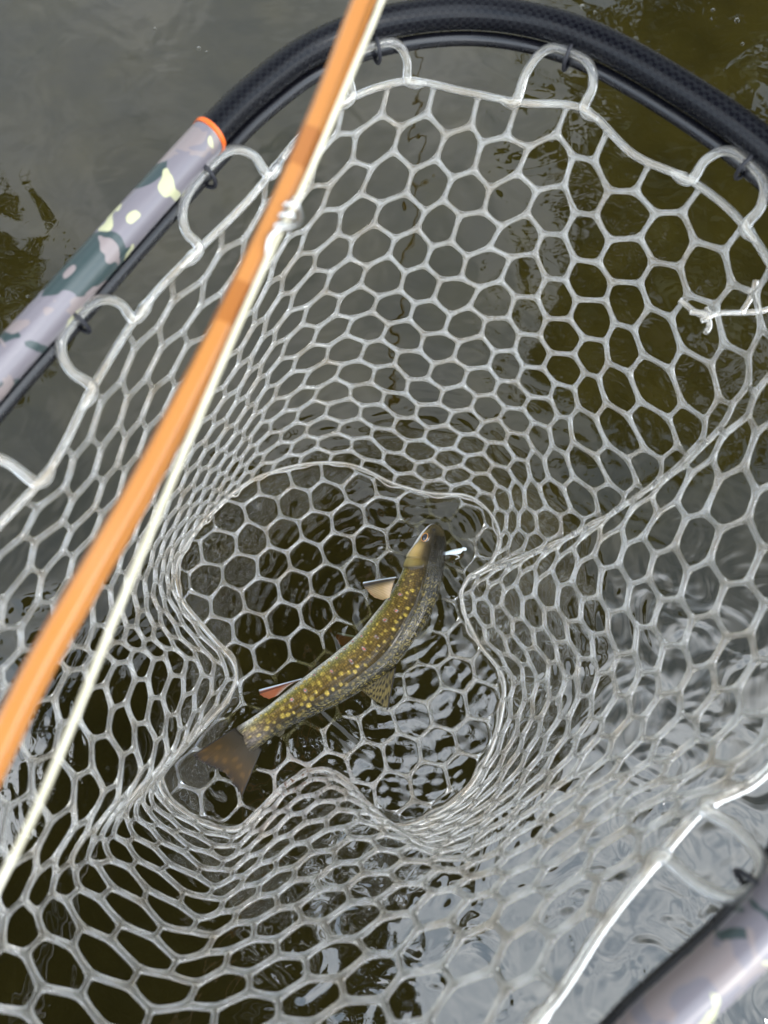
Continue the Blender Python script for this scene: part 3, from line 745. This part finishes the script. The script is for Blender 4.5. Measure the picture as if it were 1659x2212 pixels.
# ------------------------------------------------------------------ the fly in its jaw
fl = cat_open([P(952, 1198, .008), P(970, 1194, .009), P(990, 1191, .009), P(1000, 1186, .009), P(1008, 1187, .009)], 40)
rad = np.interp(np.linspace(0, 1, 40), [0, .3, .55, .75, .8, .92, 1], [.0009, .0014, .0021, .0019, .0011, .0014, .0007]) * (1 + .12 * np.sin(np.arange(40) * 1.9))
fv = tube(fl, rad, 10)
FLY = empty('fishing_fly', tuple(P(975, 1194, .008))); tag(FLY, 'small white fishing fly stuck in the jaw of the trout', 'fishing fly')
part('fly_body', fv, MAT_FLY, FLY)
hk = cat_open([P(962, 1196, .0075), P(985, 1199, .006), P(992, 1204, .004), P(984, 1208, .003)], 20)
part('hook', tube(hk, .00035, 6), MAT_STEEL, FLY)

# ------------------------------------------------------------------ bamboo fly rod with its line
rod_px = [(785, 0, .246), (716, 185, .240), (640, 370, .233), (556, 555, .227), (470, 735, .220), (378, 915, .214), (290, 1080, .208), (195, 1245, .202), (100, 1412, .197), (20, 1570, .192), (-60, 1740, .188)]
rp = [PD(*r) for r in rod_px]
tipdir = rp[0] - rp[2]; tipdir /= np.linalg.norm(tipdir); butt = rp[-1] - rp[-3]; butt /= np.linalg.norm(butt)
tipd2 = tipdir + np.array([-.24, 0, 0]); tipd2 /= np.linalg.norm(tipd2)
rod_pts = [rp[0] + tipd2 * 1.3, rp[0] + tipd2 * .7, rp[0] + tipd2 * .3, rp[0] + tipdir * .08] + rp + [rp[-1] + butt * .15, rp[-1] + butt * .32]
RD = cat_open(rod_pts, 260)
Lr = np.concatenate([[0], np.cumsum(np.linalg.norm(np.diff(RD, axis=0), axis=1))])
def rod_r(l): return np.interp(l, [0, 1.3, 1.7, 2.2], [.0016, .0042, .0046, .0052])
ROD = empty('fishing_rod', tuple(RD[-1])); tag(ROD, 'orange varnished six-sided bamboo fishing rod held over the net', 'fishing rod')
V, F, U = tube(RD, rod_r(Lr), 6, phase=.35)
o = part('cane_blank', (V, F, U), MAT_CANE, ROD, smooth=False)
md = o.modifiers.new('bev', 'BEVEL'); md.width = .0005; md.segments = 2; md.limit_method = 'ANGLE'; md.angle_limit = math.radians(30)
def rod_at(px, py):
    rel = RD - np.array([0, 0, CAMH]); dep = rel[:, 1] * ST - rel[:, 2] * CT; upc = rel[:, 1] * CT + rel[:, 2] * ST
    return int(np.argmin((CW / 2 + FPX * rel[:, 0] / dep - px) ** 2 + (CH / 2 - FPX * upc / dep - py) ** 2 + 1e9 * (dep < .05)))
for (px, py) in ((652, 335), (498, 670)):
    i = rod_at(px, py); part('cane_node_ring', tube(RD[i - 1:i + 2], rod_r(Lr[i]) + .00008, 6, phase=.35), MAT_NODE, ROD, smooth=False)
# snake guide on the underside of the rod, by the line
gi = rod_at(590, 480); gt = RD[gi] - RD[gi - 1]; gt /= np.linalg.norm(gt)
gp = PD(622, 468, .226) ; gc = (gp + RD[gi]) / 2 + (gp - RD[gi]) * .12
side = gp - RD[gi]; side -= gt * (side @ gt); side /= np.linalg.norm(side); vup = np.cross(gt, side)
tq = np.linspace(-1, 1, 50)
snake = RD[gi] + gt * (tq * .011)[:, None] + side * (.0046 + .0042 * np.cos(tq * math.pi / 2) ** .8)[:, None] + vup * (.0036 * np.sin(tq * math.pi))[:, None]
GD = part('line_guide', tube(snake, .00085, 8), MAT_STEEL, ROD)
part('cork_grip', tube([RD[-1] + butt * x for x in (-.10, -.09, -.05, 0, .05, .08, .085)], [.008, .0125, .0115, .013, .0125, .0115, .007], 18), MAT_CORK, ROD)
ln_px = [(825, 0, .236), (784, 100, .233), (742, 200, .230), (696, 310, .228), (650, 415, .226), (622, 470, .2255), (596, 520, .224), (520, 690, .217), (432, 895, .210), (350, 1090, .203), (250, 1330, .196), (150, 1580, .190), (66, 1775, .185), (0, 1905, .182), (-60, 2020, .180)]
lp = [PD(*r) for r in ln_px]
ld = lp[-1] - lp[-2]; ld /= np.linalg.norm(ld)
LP = cat_open([rp[0] + tipd2 * 1.2 + (lp[0] - rp[0]) * .4, rp[0] + tipd2 * .7 + (lp[0] - rp[0]) * .7, rp[0] + tipd2 * .3 + (lp[0] - rp[0]) * .9, lp[0] + tipdir * .08] + lp + [lp[-1] + ld * .12, lp[-1] + ld * .22], 300)
tag(mesh('fly_line', *tube(LP, .00100, 10)[:2], MAT_LINE), 'cream coloured fly line running beside the orange bamboo rod', 'fishing line')
# wet coil of line caught at the guide
tq = np.linspace(0, 2.3 * 2 * math.pi, 70)
coil = gp + gt * (np.linspace(-.004, .005, 70))[:, None] + (.0021 * np.cos(tq))[:, None] * side + (.0021 * np.sin(tq))[:, None] * vup
part('guide_ring', tube(coil, .0009, 8), MAT_STEEL, ROD)

# ------------------------------------------------------------------ bubbles drifting on the surface
m = M('bubble_film'); MAT_BUBBLE = m.done(m.bsdf((1, 1, 1), .02, Transmission_Weight=1.0, IOR=1.12, Specular_IOR_Level=.9))
for (px, py, r_) in ((430, 105, .0022), (447, 112, .0012), (335, 62, .0014), (1258, 15, .0030), (1285, 27, .0018), (1540, 22, .0020), (1592, 44, .0026), (1604, 95, .0016), (1232, 158, .0022), (620, 180, .0012), (60, 640, .0014)):
    c = P(px, py, 0.0); bv, bf = ball(c, np.array([0, 0, 1.0]), np.array([0, 1.0, 0]), r_, 1.0, .75, 10, 14)
    tag(mesh('bubble', bv, bf, MAT_BUBBLE), 'tiny clear bubble drifting on the water outside the net', 'bubble', 'bubbles drifting on the water')

# ------------------------------------------------------------------ trees whose reflections darken the water
def tree(name, label, base, top, crown, rad, nleaf, size, limbs, seed, lean=()):
    r = np.random.default_rng(seed)
    t = empty(name, tuple(base)); tag(t, label, 'tree')
    base, top = np.array(base, float), np.array(top, float)
    path = cat_open([base] + [np.array(x, float) for x in lean] + [top], 24)
    part('trunk', tube(path, np.linspace(rad, rad * .25, 24), 10), MAT_BARK, t)
    cl = []
    for (c, ra, k) in crown:
        for _ in range(k):
            d = r.normal(size=3); d /= np.linalg.norm(d); cl.append(np.array(c) + d * np.array(ra) * r.uniform(.35, 1.0) ** .6)
    cl = np.array(cl)
    lb = []
    for c in cl[r.permutation(len(cl))[:limbs]]:
        i = int(np.clip(np.argmin(np.linalg.norm(path - c, axis=1)) - 3, 3, 23)); a = path[i]
        lb.append(tube(cat_open([a, (a + c) / 2 + np.array([0, 0, .15]), c], 8), np.linspace(rad * .32, rad * .06, 8), 6))
    part('limbs', join(lb), MAT_BARK, t)
    idx = r.integers(0, len(cl), nleaf); pc = cl[idx] + r.normal(0, 1, (nleaf, 3)) * np.array([.24, .24, .16]) * (size / .1)
    a = r.normal(size=(nleaf, 3)); a /= np.linalg.norm(a, axis=1)[:, None]; b = np.cross(a, r.normal(size=(nleaf, 3))); b /= np.linalg.norm(b, axis=1)[:, None]
    s = size * r.uniform(.7, 1.4, nleaf)[:, None]
    V = np.stack([pc - a * s, pc + b * s * .42, pc + a * s, pc - b * s * .42], 1).reshape(-1, 3)
    F = (np.arange(nleaf)[:, None] * 4 + np.arange(4)).tolist()
    o = part('crown', (V, F, np.zeros((len(V), 2))), MAT_LEAF, t, smooth=False)
    return t
tree('bank_tree', 'leafy tree on the far bank reflected olive beyond the black hoop', (3.6, 5.2, .2), (3.4, 5.0, 8.3),
     [((3.4, 5.0, 6.6), (1.7, 1.5, 1.6), 26), ((3.6, 5.1, 4.2), (2.1, 1.7, 1.7), 30), ((3.9, 5.0, 2.0), (2.2, 1.6, 1.2), 22), ((5.2, 5.0, 4.8), (1.3, 1.4, 2.4), 18)], .20, 15000, .12, 18, 1)
tree('bank_tree', 'leafy tree reflected at the water edge behind the camouflage sleeve', (-5.4, 4.8, .3), (-5.4, 4.9, 7.2),
     [((-5.3, 4.9, 5.2), (1.25, 1.3, 1.9), 22), ((-5.5, 4.8, 3.0), (1.3, 1.3, 1.3), 18)], .17, 8000, .11, 12, 2)
tree('added_reflection_tree', 'added leafy tree standing in for the dark reflection of the angler round the trout', (-2.6, -3.0, .1), (-.45, .9, 4.3),  # unseen canopy added overhead to darken the water in place of the angler
     [((-.45, 1.20, 4.0), (.50, .35, .25), 11), ((-.35, .62, 3.9), (.50, .25, .25), 12), ((-1.30, .05, 3.8), (.48, .45, .3), 22), ((-1.15, -.60, 3.7), (.62, .45, .3), 30), ((-.80, -1.05, 3.7), (.50, .30, .3), 16), ((-1.9, -1.2, 3.5), (.8, .6, .5), 18)], .16, 26000, .085, 16, 3, lean=((-2.5, -2.6, 1.8), (-1.9, -1.0, 3.4)))
